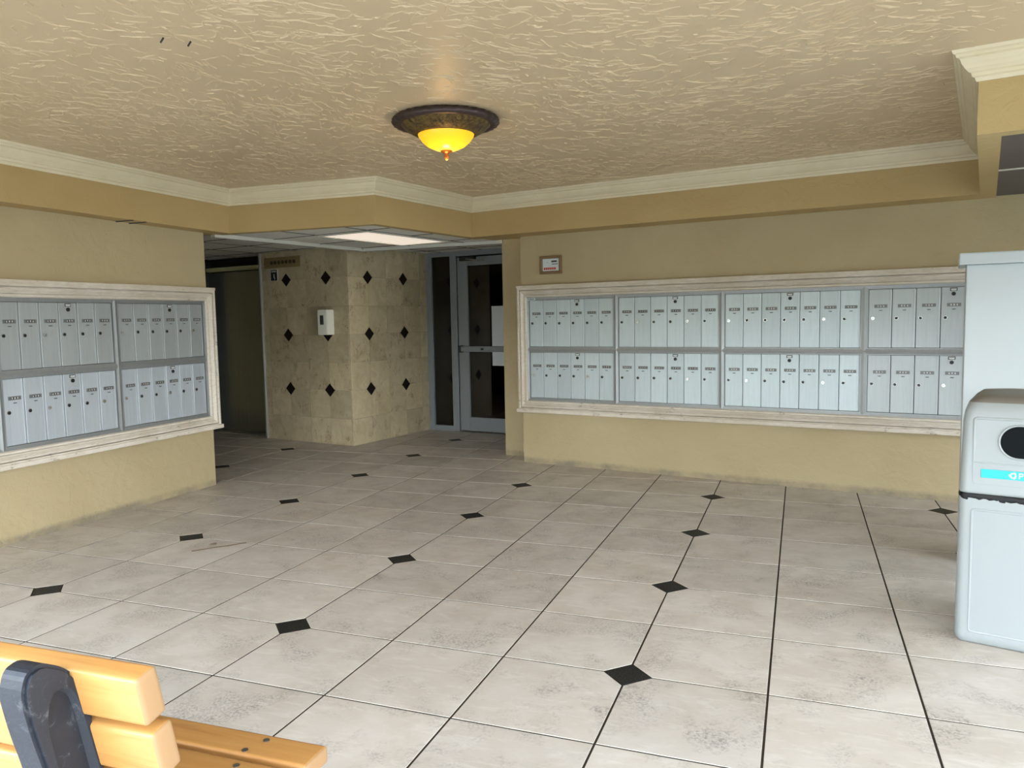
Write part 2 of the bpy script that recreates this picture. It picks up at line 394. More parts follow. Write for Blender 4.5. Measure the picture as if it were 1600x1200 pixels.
for i in range(-15, 9, 3):
    for j in range(-8, 12, 2):
        u, v = i*E1.x+j*E1.y, i*E2.x+j*E2.y
        if v > 9.7 or (u > -5.2 and v > 7.0) or (i < -8 and j < 5): continue
        if v > 7.1 and u < -9.4: continue
        if dm is None:
            b_m = bmesh.new(); tile_mesh(b_m, [(-DR, 0), (0, -DR), (DR, 0), (0, DR)]); o = mesh_obj('accent_tile', b_m, 'granite', floor, (i, j, 0)); dm = o.data
        else: o = inst('accent_tile', dm, floor, (i, j, 0))
        o['label'] = 'black diamond inlay tile'

# added row of leafy mounds, out of view, that blocks the low sky
bm = bmesh.new()
for k in range(26):
    x = -75+k*5.6; hh = 4.0+random.uniform(-1.0, 1.5)
    for q in range(5):
        bmesh.ops.create_icosphere(bm, subdivisions=2, radius=1, matrix=Matrix.Translation((x+random.uniform(-2, 2), -58+random.uniform(-2, 2), hh*(0.15+0.17*q))) @ Matrix.Diagonal((3.6, 3.0, hh*0.24, 1)))
for v_ in bm.verts: v_.co += Vector((random.uniform(-.3, .3), random.uniform(-.3, .3), random.uniform(-.3, .3)))
tag(mesh_obj('tree_line', bm, 'hedge'), kind='structure')
# ================================================================== WALLS
CZ = 4.84; SZ = 4.16
sprism('wall_left', [(-9.6, -5.2), (-7.95, -5.2), (-7.95, 4.66), (-9.6, 4.66)], 0, SZ+0.02, 'wall')
sprism('wall_back', Bq(-5.08, 9.5, 7.08, 7.5), 0, 4.3, 'wall')
sprism('wall_pier', Bq(-5.78, -5.0, 7.56, 10.1), 0, 4.3, 'wall')
# soffits that drop from the plaster ceiling
NIB1, NIB2 = (-4.95, 5.0), (-4.42, 7.68)
sprism('soffit_left', [(-9.6, -5.2), (-7.64, -5.2), (-7.64, 4.92), (-8.2, 4.92), (-8.2, 4.66), (-9.6, 4.66)], SZ, CZ, 'soffit')
t1 = (-7.64, 4.92); n1 = NIB1; n2 = B(-5.80, 6.56)
bm = bmesh.new(); prism(bm, [t1, n1, (n1[0]-0.13, n1[1]+0.16), (t1[0]-0.5, t1[1]+0.16), (t1[0]-0.5, t1[1])], SZ, CZ)
prism(bm, [(n1[0]-0.13, n1[1]+0.16), n1, n2, B(-5.80, 6.9), B(-5.97, 6.9)], SZ, CZ); bmesh.ops.recalc_face_normals(bm, faces=bm.faces)
struct('soffit_hall', bm, 'soffit')
sprism('beam_entrance', [(-9.6, -5.2), (9.5, -5.2), (9.5, -4.95), (-9.6, -4.95)], 3.35, CZ, 'soffit')  # header added out of view, set low to keep sky off upper walls
bx1 = 2.11
sprism('soffit_back', Bq(-5.80, bx1+0.18, 6.56, 7.3), SZ, CZ, 'soffit')
bm = bmesh.new(); prism(bm, Bq(bx1, bx1+0.18, 2.62, 6.56), SZ, CZ); prism(bm, Bq(bx1+0.18, 9.5, 2.62, 2.80), SZ, CZ); bmesh.ops.recalc_face_normals(bm, faces=bm.faces)
struct('beam_right', bm, 'soffit')
# plaster ceiling
ceil = sprism('ceiling', [(-9.6, -5.2), (9.5, -5.2), (9.5, 13), (-9.6, 13)], CZ, CZ+0.3, 'ceiling')
# trowel strokes standing proud of the plaster: thin curved ridges, thousands of them
def plaster_strokes():
    rr = random.Random(11); vs, fs = [], []
    for _ in range(1500):
        cx_, cy_ = rr.uniform(-7.5, 6.5), rr.uniform(-4.6, 7.4)
        mean = 98 if cx_ < -4.5 else (98-(cx_+4.5)*18 if cx_ < 1 else 0)
        a0 = R(mean + rr.gauss(0, 34)); spread = rr.uniform(0.15, 0.5)
        for _ in range(rr.randint(5, 18)):
            x, y = cx_+rr.gauss(0, spread), cy_+rr.gauss(0, spread*0.8)
            if x < -7.42 or y > 7.3 or (y > 4.75 and x < -4.7) or (x*E1.x+y*E1.y > 1.85 and x*E2.x+y*E2.y > 2.4) or x*E2.x+y*E2.y > 6.3 or (x < -4.0 and x*E1.x+y*E1.y < -5.55 and y > 4.7): continue
            L = rr.uniform(0.03, 0.24)*(1.5 if rr.random() < 0.12 else 1); w_ = rr.uniform(0.007, 0.014); h = rr.uniform(0.004, 0.0085)
            a = a0 + rr.gauss(0, 0.3); bend = rr.gauss(0, 0.5); n = 4; b0 = len(vs); px, py = x, y
            for k in range(n+1):
                t_ = k/n; ww = w_*(math.sin(math.pi*min(max(t_, .08), .92)))*rr.uniform(.7, 1.3); aa = a + bend*(t_-.5) + rr.gauss(0, .28)
                nx, ny = -math.sin(aa), math.cos(aa)
                hh = h*math.sin(math.pi*min(max(t_, .1), .9))*rr.uniform(.6, 1.3)
                vs += [((px-nx*ww)*S, (py-ny*ww)*S, (CZ+.001)*S), (px*S, py*S, (CZ-hh)*S), ((px+nx*ww)*S, (py+ny*ww)*S, (CZ+.001)*S)]
                px += math.cos(aa)*L/n; py += math.sin(aa)*L/n
            for k in range(n):
                q = b0+k*3; fs += [(q, q+1, q+4, q+3), (q+1, q+2, q+5, q+4)]
    me = bpy.data.meshes.new('plaster_strokes'); me.from_pydata(vs, [], fs); me.materials.append(M['ceiling'])
    bm = bmesh.new(); bm.from_mesh(me)
    for f in bm.faces:
        if f.normal.z > 0: f.normal_flip()
    bm.to_mesh(me); bm.free()
    o = bpy.data.objects.new('plaster_strokes', me); C.objects.link(o); o.parent = ceil; o['kind'] = 'stuff'
plaster_strokes()
# lower dark ceiling at the right, with a metal rail between its panels
bm = bmesh.new(); prism(bm, Bq(bx1+0.18, 9.5, 2.80, 4.81), SZ+0.02, SZ+0.08); prism(bm, Bq(bx1+0.18, 9.5, 4.87, 7.08), SZ+0.02, SZ+0.08); bmesh.ops.recalc_face_normals(bm, faces=bm.faces)
dc = struct('ceiling_right', bm, 'dark_panel')
bm = bmesh.new(); prism(bm, Bq(bx1+0.18, 9.5, 4.81, 4.87), SZ+0.01, SZ+0.05); mesh_obj('rail', bm, 'tbar', dc)
# thin rails under the left and back soffits
for (a, b_, w_) in (((-7.95, 3.18), (-7.64, 3.18), 0.03), ((-7.95, 2.95), (-7.64, 2.95), 0.03)):
    bm = bmesh.new(); box(bm, -7.95, -7.64, a[1]-w_/2, a[1]+w_/2, SZ-0.012, SZ, mat=0); struct('trim_1', bm, 'tbar_dark')
# crown moulding, mitred run by run
PROF = [(0, 4.60), (0.018, 4.60), (0.028, 4.63), (0.05, 4.64), (0.055, 4.665), (0.075, 4.675), (0.10, 4.70), (0.125, 4.735), (0.14, 4.775), (0.165, 4.785), (0.17, 4.805), (0.19, 4.815), (0.20, CZ), (0, CZ)]
path = [(-7.64, -5.2), t1, n1, n2, B(bx1, 6.56), B(bx1, 2.62), B(9.5, 2.62)]
def offs(path, i, p):
    def nrm(a, b):
        d = Vector((b[0]-a[0], b[1]-a[1])).normalized(); return Vector((d.y, -d.x))
    P_ = Vector(path[i])
    if i == 0: return P_ + nrm(path[0], path[1])*p
    if i == len(path)-1: return P_ + nrm(path[-2], path[-1])*p
    a, b = nrm(path[i-1], path[i]), nrm(path[i], path[i+1])
    mdir = (a+b).normalized(); return P_ + mdir*(p/mdir.dot(a))
for k in range(len(path)-1):
    bm = bmesh.new(); ra = [bm.verts.new((*offs(path, k, p), z)) for p, z in PROF]; rb = [bm.verts.new((*offs(path, k+1, p), z)) for p, z in PROF]
    n = len(PROF)
    for q in range(n): bm.faces.new((ra[q], ra[(q+1) % n], rb[(q+1) % n], rb[q]))
    bm.faces.new(ra); bm.faces.new(rb[::-1]); bmesh.ops.recalc_face_normals(bm, faces=bm.faces)
    struct('trim_%d' % (k+2), bm, 'crown')

# ---- marble block
bm = bmesh.new(); prism(bm, Bq(-11.97, -9.36, 7.08, 9.76), 0, 4.3); bmesh.ops.recalc_face_normals(bm, faces=bm.faces)
mw = struct('wall_marble', bm, 'wall_grout')
MT = 0.61; mcache = {}
def marble_tile(u0, u1, z0, z1, org, rz, diam):
    # local x along the wall, y = 0 wall core, -y outward
    poly = [(u0+.0022, z0+.0022), (u1-.0022, z0+.0022), (u1-.0022, z1-.0022), (u0+.0022, z1-.0022)]
    for (dx, dz) in diam:
        for sx_, sz_ in ((1, 1), (1, -1), (-1, 1), (-1, -1)):
            cxx, czz = (u0+u1)/2, (z0+z1)/2
            if abs(dx-cxx) < MT*0.9 and abs(dz-czz) < MT*0.9 and (cxx-dx)*sx_ > 0 and (czz-dz)*sz_ > 0:
                poly = clip(poly, (-sx_, -sz_), -(sx_*dx+sz_*dz) - 0.152)
    if len(poly) < 3: return
    bm = bmesh.new(); off = random.uniform(0, 0.003)
    cxx = sum(p[0] for p in poly)/len(poly); czz = sum(p[1] for p in poly)/len(poly)
    fs = extrude_xz(bm, [(x-cxx, z-czz) for x, z in poly], -0.03-off, -0.001)
    bmesh.ops.recalc_face_normals(bm, faces=bm.faces)
    o = mesh_obj('marble_tile', bm, 'marble', mw)
    o.location = Vector((org[0]+cxx*math.cos(rz), org[1]+cxx*math.sin(rz), czz))*S; o.rotation_euler = (0, 0, rz)
def marble_face(org, rz, xs, zs, dia):
    for a, b in zip(xs, xs[1:]):
        for c, d in zip(zs, zs[1:]): marble_tile(a, b, c, d, org, rz, dia)
    for dx, dz in dia:
        bm = bmesh.new(); r = 0.143; extrude_xz(bm, [(-r, 0), (0, -r), (r, 0), (0, r)], -0.033, -0.001); bmesh.ops.recalc_face_normals(bm, faces=bm.faces)
        o = mesh_obj('accent_tile', bm, 'marble_accent', mw); o['label'] = 'dark diamond inlay tile'
        o.location = Vector((org[0]+dx*math.cos(rz), org[1]+dx*math.sin(rz), dz))*S; o.rotation_euler = (0, 0, rz)
zs = [0, 0.575, 1.19, 1.79, 2.40, 3.01, 3.63, 4.27]
f0 = B(-11.97, 7.08)
marble_face(f0, A11, [0, 0.17, 0.78, 1.39, 2.0, 2.61], zs, [(0.78, z) for z in (1.19, 2.40, 3.63)] + [(2.0, z) for z in (1.19, 2.40, 3.63)])
s0 = B(-9.36, 7.08)
marble_face(s0, A11+math.pi/2, [-0.03, 0.59, 1.20, 1.80, 2.40, 2.68], zs, [(0.59, z) for z in (1.19, 2.40, 3.63)] + [(1.80, z) for z in (1.19, 2.40, 3.63)])

# ---- elevator recess
bm = bmesh.new(); prism(bm, Bq(-18.2, -11.97, 7.58, 7.9), 0, 4.3); prism(bm, Bq(-15.5, -14.45, 7.05, 7.58), 0, 4.3); bmesh.ops.recalc_face_normals(bm, faces=bm.faces); struct('wall_elevator', bm, 'brown')
sprism('wall_hall_left', [(-15.6, 2.0), (-15.3, 2.0), (-15.3, 11.2), (-15.6, 11.2)], 0, 4.3, 'wall')
sprism('wall_hall_front', [(-15.3, 2.0), (-9.6, 2.0), (-9.6, 2.2), (-15.3, 2.2)], 0, 4.3, 'wall')
el = empty('door_1', (*B(-13.2, 7.5), 0), A11, None, None, None, 'structure')
for x0, x1 in ((-1.22, 1.2),):
    bm = bmesh.new(); box(bm, x0, x1, -0.02, 0.04, 0.02, 3.94, 0.004); mesh_obj('door_leaf', bm, 'stainless', el)
bm = bmesh.new(); box(bm, -1.22, 1.2, -0.10, 0.05, 3.96, 4.06, 0.03, seg=3); mesh_obj('track_cover', bm, 'header', el)['label'] = 'cream cover over the elevator door track'
bm = bmesh.new(); box(bm, -1.22, 1.2, -0.30, 0.05, 0.0, 0.015); mesh_obj('sill', bm, 'jamb', el)
bm = bmesh.new(); box(bm, 1.06, 1.16, -0.2, -0.1, 3.97, 4.13, 0.01); mesh_obj('sensor_box', bm, 'white_plastic', el)
bm = bmesh.new(); box(bm, 1.17, 1.235, -0.5, 0.06, 0.0, 4.27, 0.01); mesh_obj('jamb', bm, 'jamb', el)
bm = bmesh.new(); box(bm, -1.26, -1.22, -0.5, 0.06, 0.0, 4.27, 0.01); mesh_obj('jamb', bm, 'black', el)

sprism('ceiling_recess', Bq(-14.45, -11.97, 7.2, 7.7), 4.28, 4.36, 'panel')
# ---- storefront door
vD = 9.80
sprism('wall_entrance', Bq(-9.36, -9.24, 9.74, 9.95), 0, 4.3, 'alu')
ent = empty('window_1', (*B(-9.24, vD), 0), A11, None, None, None, 'structure')
bm = bmesh.new()
box(bm, 0.0, 0.06, -0.06, 0.08, 0, 4.27, .006); box(bm, 0.62, 0.80, -0.06, 0.08, 0, 4.27, .006)
box(bm, 0.06, 0.62, -0.06, 0.08, 0, 0.13, .006); box(bm, 0.06, 0.62, -0.06, 0.08, 4.17, 4.27, .006)
box(bm, 0.80, 2.85, -0.06, 0.08, 4.15, 4.27, .006)
mesh_obj('window_frame', bm, 'alu', ent)
bm = bmesh.new(); box(bm, 0.05, 0.63, 0.0, 0.012, 0.12, 4.18); mesh_obj('pane', bm, 'glass', ent)
dr = empty('door_2', (*B(-8.41, vD), 0), A11, None, None, None, 'structure')
bm = bmesh.new(); W_ = 1.86
box(bm, 0, 0.28, -0.045, 0.045, 0.04, 4.12, .008); box(bm, W_-0.28, W_, -0.045, 0.045, 0.04, 4.12, .008)
box(bm, 0.28, W_-0.28, -0.045, 0.045, 0.04, 0.37, .006); box(bm, 0.28, W_-0.28, -0.045, 0.045, 3.92, 4.12, .006)
mesh_obj('door_leaf', bm, 'alu', dr)
bm = bmesh.new(); box(bm, 0.27, W_-0.27, -0.005, 0.005, 0.36, 3.93); mesh_obj('pane', bm, 'glass', dr)
bm = bmesh.new(); box(bm, 0.10, 1.76, -0.17, -0.09, 1.92, 2.05, .02, seg=2); box(bm, 0.12, 0.24, -0.10, -0.045, 1.93, 2.04); box(bm, 1.62, 1.74, -0.10, -0.045, 1.93, 2.04); box(bm, 0.08, 0.14, -0.18, -0.05, 1.9, 2.07, .01, mat=1); box(bm, 0.70, 0.78, -0.175, -0.168, 1.96, 2.01, mat=1)
mesh_obj('push_bar', bm, ['alu', 'black'], dr)
bm = bmesh.new(); box(bm, 0.12, 0.55, -0.14, -0.05, 4.03, 4.12, .01); cyl(bm, (0.2, -0.12, 4.02), (1, -0.28, -0.02), 0.014, 0.75, 8, 1); cyl(bm, (0.9, -0.32, 4.0), (-1, 0.28, 0.12), 0.012, 0.6, 8, 1)
mesh_obj('door_closer', bm, ['black', 'jamb'], dr)
pp = empty('paper_sheet', (*B(-7.46, vD), 1.6), A11)
bpy.data.objects.remove(pp)
bm = bmesh.new(); box(bm, 0, 0.86, -0.062, -0.052, 0, 1.37)
tag(mesh_obj('paper_sheet', bm, 'paper', None, (*B(-7.46, vD), 1.60), A11), 'blank pale sheet taped upright across the glass of the entrance door', 'paper')
# corridor beyond the glass
bm = bmesh.new(); prism(bm, Bq(-9.6, -9.4, 9.96, 15), 0, 4.3); prism(bm, Bq(-5.7, -5.5, 9.96, 15), 0, 4.3); prism(bm, Bq(-9.6, -5.5, 15, 15.2), 0, 4.3); prism(bm, Bq(-9.6, -5.5, 9.96, 15.2), 4.3, 4.4); prism(bm, Bq(-9.6, -5.5, 10.3, 15.2), -0.05, -0.001)
bmesh.ops.recalc_face_normals(bm, faces=bm.faces); struct('wall_corridor', bm, 'dark_room')

# ---- hall suspended ceilings (panels in a grid)
def grid_ceiling(name, region, z, us, vs, skip=()):
    x0 = [p[0] for p in region]
    slab = bmesh.new(); prism(slab, region, z+0.03, z+0.08); bmesh.ops.recalc_face_normals(slab, faces=slab.faces)
    root = struct(name, slab, 'tbar')
    bars = bmesh.new()
    for a, b in zip(us, us[1:]):
        for c, d in zip(vs, vs[1:]):
            if (round(a, 2), round(c, 2)) in skip: continue
            poly = clip_convex([B(a+.022, c+.022), B(b-.022, c+.022), B(b-.022, d-.022), B(a+.022, d-.022)], region)
            if len(poly) < 3 or area(poly) < 0.03: continue
            bm = bmesh.new(); prism(bm, poly, z, z+0.029); bmesh.ops.recalc_face_normals(bm, faces=bm.faces); mesh_obj('ceiling_panel', bm, 'panel', root)
    for a in us[1:-1]:
        poly = clip_convex([B(a-.006, vs[0]), B(a+.006, vs[0]), B(a+.006, vs[-1]), B(a-.006, vs[-1])], region)
        if len(poly) > 2: prism(bars, poly, z-0.006, z+0.029)
    for c in vs[1:-1]:
        poly = clip_convex([B(us[0], c-.006), B(us[-1], c-.006), B(us[-1], c+.006), B(us[0], c+.006)], region)
        if len(poly) > 2: prism(bars, poly, z-0.006, z+0.029)
    bmesh.ops.recalc_face_normals(bars, faces=bars.faces)
    mesh_obj('grid_rails', bars, 'tbar_dark', root)
    return root
P1, P2, P3 = (-8.06, 4.95), (-7.39, 8.60), (-4.20, 8.58)
regA = [(-8.06, 4.93), (-4.97, 5.02), (-4.44, 7.60), P3, P2]
ca = grid_ceiling('ceiling_hall', regA, SZ+0.015, [-10.05, -8.87, -7.70, -6.53, -5.36, -4.2], [2.2, 3.40, 4.58, 5.72, 6.88, 8.05, 9.2], skip=((-7.7, 4.58), (-7.7, 5.72)))
cb = grid_ceiling('ceiling_elevator', [(-15.5, 2.2), (-8.09, 4.70), (-7.45, 8.60), B(-9.3, 7.5), B(-15.4, 7.6)][:], 4.27, [-15.9, -14.73, -13.55, -12.38, -11.2, -10.05, -8.87, -7.7], [-0.2, 1.0, 2.2, 3.4, 4.58, 5.72, 6.88, 8.05]) if False else None
regB = [(-15.4, 2.2), (-9.6, 2.2), (-8.12, 4.70), (-7.45, 8.60), B(-9.30, 7.75), B(-15.5, 7.75)]
regB = [(-15.4, 2.2), (-8.6, 2.2), (-7.45, 8.60), B(-9.30, 7.75), B(-15.2, 7.75)]
cb = grid_ceiling('ceiling_elevator', [(-15.4, 2.1), (-8.3, 2.1), (-8.11, 4.67), (-7.43, 8.62), B(-18.0, 7.60)], 4.27, [-16.9, -15.5, -14.33, -13.15, -11.98, -10.8, -9.63, -8.45, -7.3], [1.6, 2.2, 3.4, 4.58, 5.72, 6.88, 8.05])
cc = grid_ceiling('ceiling_entrance', [(-7.80, 8.62), (-4.20, 8.62), B(-5.6, 9.9), B(-9.36, 9.9)], 4.27, [-9.8, -8.87, -7.70, -6.53, -5.36], [6.88, 8.05, 9.2, 10.4])
bm = bmesh.new(); d_ = Vector((P2[0]-P1[0], P2[1]-P1[1])).normalized(); nn = Vector((d_.y, -d_.x))*0.11
prism(bm, [P1, (P1[0]+nn.x, P1[1]+nn.y), (P2[0]+nn.x, P2[1]+nn.y-0.11), P2], SZ-0.045, SZ+0.16); bmesh.ops.recalc_face_normals(bm, faces=bm.faces); struct('trim_8', bm, 'tbar')
bm = bmesh.new(); prism(bm, [(P2[0], P2[1]), (P2[0]+0.11, P2[1]-0.11), (P3[0], P3[1]-0.13), (P3[0], P3[1])], SZ-0.045, SZ+0.16); bmesh.ops.recalc_face_normals(bm, faces=bm.faces); struct('trim_9', bm, 'tbar')
lt = empty('ceiling_light', (*B(-7.115, 5.73), SZ), A11, 'recessed fluorescent troffer glowing in the suspended ceiling of the hall', 'ceiling light')
bm = bmesh.new(); box(bm, -0.57, 0.57, -1.13, -1.09, -0.012, 0.02); box(bm, -0.57, 0.57, 1.09, 1.13, -0.012, 0.02); box(bm, -0.57, -0.53, -1.09, 1.09, -0.012, 0.02); box(bm, 0.53, 0.57, -1.09, 1.09, -0.012, 0.02); mesh_obj('frame', bm, 'tbar', lt)
bm = bmesh.new(); box(bm, -0.53, 0.53, -1.09, 1.09, 0.0, 0.01); mesh_obj('lens', bm, 'lens', lt)

# ================================================================== MAILBOXES
DM = {}
def mk(key, fn, mats, smooth=False):
    if key not in DM:
        bm = bmesh.new(); fn(bm); o = mesh_obj(key, bm, mats, smooth=smooth); DM[key] = o.data; bpy.data.objects.remove(o)
    return DM[key]
def door_fn(w, h):
    def f(bm): box(bm, 0.004, w-0.004, -0.026, -0.010, 0.004, h-0.004, 0.004); box(bm, w-0.03, w-0.012, -0.0295, -0.026, 0.01, h-0.01, 0.001)
    return f
def lock_fn(bm):
    cyl(bm, (0, 0, 0), (0, -1, 0), 0.025, 0.010, 16, 0); cyl(bm, (0, -0.010, 0), (0, -1, 0), 0.020, 0.003, 12, 1); box(bm, -0.002, 0.002, -0.0165, -0.014, -0.009, 0.009, mat=2)
def plate_fn(seed, n=3):
    def f(bm):
        rr = random.Random(seed); box(bm, -0.085, 0.085, -0.007, 0, -0.023, 0.023, 0.002, 0)
        for k in range(n):
            x = (k-(n-1)/2)*0.036
            box(bm, x-0.016, x+0.016, -0.0085, -0.006, -0.016, 0.016, mat=1)
            s = rr.randint(0, 3)
            box(bm, x-0.003, x+0.004, -0.0095, -0.008, -0.010, 0.010, mat=2)
            if s & 1: box(bm, x-0.008, x+0.008, -0.0095, -0.008, 0.006, 0.010, mat=2)
            if s & 2: box(bm, x-0.008, x+0.008, -0.0095, -0.008, -0.010, -0.006, mat=2)
    return f
def slot_fn(bm): box(bm, -0.022, 0.022, -0.010, 0, -0.006, 0.006, 0.001, 0); box(bm, -0.018, 0.018, -0.011, -0.009, -0.004, 0.0005, mat=1)
def mplate_fn(bm):
    box(bm, -0.045, 0.045, -0.008, 0, -0.02, 0.02, 0.002, 0); box(bm, -0.035, 0.035, -0.010, -0.007, -0.004, 0.008, mat=1); box(bm, -0.03, 0.03, -0.010, -0.007, -0.014, -0.008, mat=1)
def mlock_fn(bm): cyl(bm, (0, 0, 0), (0, -1, 0), 0.026, 0.012, 18, 0); cyl(bm, (0, -0.012, 0), (0, -1, 0), 0.012, 0.003, 10, 1)
def mail_unit(root_loc, rz, W, zb, zt, nd, dmat, label, group, top):
    H = zt-zb
    r = empty('mailbox_unit', (*root_loc, zb), rz, label, 'mailboxes', group)
    def fr(bm):
        f = 0.05; d = -0.045
        for (poly) in ([(0, 0), (W, 0), (W-f, f), (f, f)], [(0, H), (f, H-f), (W-f, H-f), (W, H)], [(0, 0), (f, f), (f, H-f), (0, H)], [(W, 0), (W, H), (W-f, H-f), (W-f, f)]):
            a = [bm.verts.new((x, 0, z)) for x, z in poly]
            # raised profile: outer edge high, inner edge low
            def yy(x, z): return d if min(x, z, W-x, H-z) < 1e-4 else d+0.012
            b = [bm.verts.new((x, yy(x, z), z)) for x, z in poly]
            n = len(poly); bm.faces.new(a[::-1]); bm.faces.new(b)
            for i in range(n): bm.faces.new((a[i], a[(i+1) % n], b[(i+1) % n], b[i]))
        bmesh.ops.recalc_face_normals(bm, faces=bm.faces)
        for (x0, x1, z0, z1) in ((f-.012, W-f+.012, f-.012, f), (f-.012, W-f+.012, H-f, H-f+.012), (f-.012, f, f, H-f), (W-f, W-f+.012, f, H-f)):
            box(bm, x0, x1, -0.040, -0.032, z0, z1)
    inst('frame', mk('frame_%.3f_%.3f' % (W, H), fr, 'frame_metal'), r)
    inst('back_panel', mk('back_%.3f_%.3f' % (W, H), lambda bm: box(bm, .045, W-.045, -0.009, -0.001, .045, H-.045), 'gap'), r)  # dark sheet behind the doors: shade of the gaps put into its colour
    dw = (W-0.1)/nd; dh = H-0.1
    for k in range(nd):
        d = inst('mailbox_door', mk('door_%.4f_%.3f_%s' % (dw, dh, dmat), door_fn(dw, dh), dmat), r, (0.05+k*dw, 0, 0.05))
        rr = random.Random(hash((round(W, 3), k, top, round(rz, 2), nd)) % 9973)
        br = rr.random() < 0.42
        inst('lock', mk('lock_b' if br else 'lock_d', lock_fn, ['lock_bright', 'lock_bright', 'lock_black'] if br else ['lock_bright', 'lock_dark', 'lock_black']), d, (0.06, -0.026, dh-0.42+rr.uniform(-.003, .003)))
        pk = rr.randint(0, 5); lt_ = nd == 7
        inst('number_plate', mk('plate_%d%d' % (pk, lt_), plate_fn(pk*7), ['plate', 'plate_mid' if lt_ else 'plate_dark', 'digit']), d, (dw*0.53, -0.026, dh-0.245))
        inst('name_slot', mk('slot', slot_fn, ['plate', 'black']), d, (dw*0.53, -0.026, dh-0.305))
        if k == 3:
            inst('master_plate', mk('mplate', mplate_fn, ['plate_dark', 'digit']), d, (dw*0.5, -0.026, dh-0.035))
            inst('master_lock', mk('mlock', mlock_fn, ['lock_black', 'lock_dark']), d, (dw*0.5, -0.026, dh-0.095))
    return r
ZM, ZT, ZB = 2.105, 3.05, 1.17
secs = [(-4.945, -3.185, 6, 'leftmost', 'door_metal'), (-3.185, -1.36, 6, 'second from the left', 'door_metal'), (-1.36, 0.72, 7, 'third from the left', 'door_metal'), (0.72, 2.95, 7, 'rightmost', 'door_metal_grey')]
desc = {('leftmost', 1): 'upper six-door aluminium mailbox unit with a white sticker, by the pier under the brown sign',
        ('leftmost', 0): 'lower six-door aluminium mailbox unit next to the pier, leftmost on the back wall',
        ('second from the left', 1): 'upper six-door aluminium mailbox unit, second from the pier on the back wall',
        ('second from the left', 0): 'lower six-door aluminium mailbox unit, second from the pier on the back wall',
        ('third from the left', 1): 'upper bright seven-door mailbox unit, third from the pier on the back wall',
        ('third from the left', 0): 'lower bright seven-door mailbox unit, third from the pier on the back wall',
        ('rightmost', 1): 'upper greyer mailbox unit partly hidden behind the white cabinet',
        ('rightmost', 0): 'lower greyer mailbox unit partly hidden behind the cabinet and recycling bin'}
for (u0, u1_, nd, nm, dmat) in secs:
    for top in (1, 0):
        mail_unit(B(u0, 7.08), A11, u1_-u0, ZM if top else ZB, ZT if top else ZM, nd, dmat, desc[(nm, top)], 'mailbox units on the back wall', top)
lsec = [(-0.75, 1.03, 'nearest the camera, cut by the left picture edge'), (1.03, 2.80, 'in the middle of the left wall'), (2.80, 4.56, 'at the hall end of the left wall')]
for (y0, y1, nm) in lsec:
    for top in (1, 0):
        mail_unit((-7.95, y0), math.pi/2, y1-y0, ZM if top else ZB, ZT if top else ZM, 6, 'door_metal_left' if top == 0 else 'door_metal_grey', '%s six-door aluminium mailbox unit %s' % ('upper' if top else 'lower', nm), 'mailbox units on the left wall', top)  # lower doors bluer, upper greyer: their differing reflections put into the metal colour
def surround(loc, rz, x0, x1, zi0, zi1, label):
    r = empty('mailbox_surround', (*loc, 0), rz, label, 'frame')
    o = (x0-0.17, x1+0.17, 0.985, 3.24)
    prof = [(0, 0.0), (0, 0.085), (0.06, 0.12), (0.24, 0.125), (0.28, 0.12), (0.29, 0.06), (0.34, 0.06), (0.35, 0.10), (0.45, 0.105), (0.50, 0.10), (0.66, 0.066), (0.74, 0.06), (0.75, 0.035), (0.79, 0.035), (0.80, 0.075), (0.94, 0.075), (1, 0.05), (1, 0.0)]
    def rail(a, b, ai, bi, nm):
        bm = bmesh.new(); ra, rb = [], []
        for t_, h in prof:
            ra.append(bm.verts.new((a[0]+(ai[0]-a[0])*t_, -h, a[1]+(ai[1]-a[1])*t_))); rb.append(bm.verts.new((b[0]+(bi[0]-b[0])*t_, -h, b[1]+(bi[1]-b[1])*t_)))
        n = len(prof)
        for q in range(n): bm.faces.new((ra[q], ra[(q+1) % n], rb[(q+1) % n], rb[q]))
        bm.faces.new(ra); bm.faces.new(rb[::-1]); bmesh.ops.recalc_face_normals(bm, faces=bm.faces)
        return mesh_obj(nm, bm, 'surround', r)
    X0, X1, Z0, Z1 = o; i0, i1, j0, j1 = x0+0.001, x1-0.001, zi0-0.001, zi1+0.001
    rail((X0, Z1), (X1, Z1), (i0, j1), (i1, j1), 'top_rail'); rail((X0, Z0), (X1, Z0), (i0, j0), (i1, j0), 'bottom_rail')
    rail((X0, Z0), (X0, Z1), (i0, j0), (i0, j1), 'side_rail'); rail((X1, Z0), (X1, Z1), (i1, j0), (i1, j1), 'side_rail')
    bm = bmesh.new(); box(bm, X0-0.02, X1+0.02, -0.15, 0.0, Z0-0.03, Z0+0.035, 0.012, seg=2); mesh_obj('sill', bm, 'surround', r)
    bm = bmesh.new(); box(bm, X0-0.015, X1+0.015, -0.115, 0.0, Z1-0.015, Z1+0.03, 0.01, seg=2); mesh_obj('cap', bm, 'surround', r)
surround(B(0, 7.08), A11, -4.945, 2.95, ZB, ZT, 'weathered whitewashed moulding frame around the mailboxes on the back wall')
surround((-7.95, 0), math.pi/2, -0.75, 4.56, ZB, ZT, 'weathered whitewashed moulding frame around the mailboxes on the left wall')
# sticker over the first unit
bm = bmesh.new(); box(bm, 0, 0.17, -0.004, 0, 0, 0.042, mat=0); box(bm, 0.014, 0.034, -0.005, -0.003, 0.012, 0.030, mat=1)
for k in range(5): box(bm, 0.05+k*0.021, 0.065+k*0.021, -0.005, -0.003, 0.013, 0.029, mat=1)
tag(mesh_obj('sticker', bm, ['sticker_white', 'plate_dark'], None, (*B(-4.93, 7.08-0.047), 3.0), A11), 'small white printed sticker at the top left of the mailboxes', 'sticker')

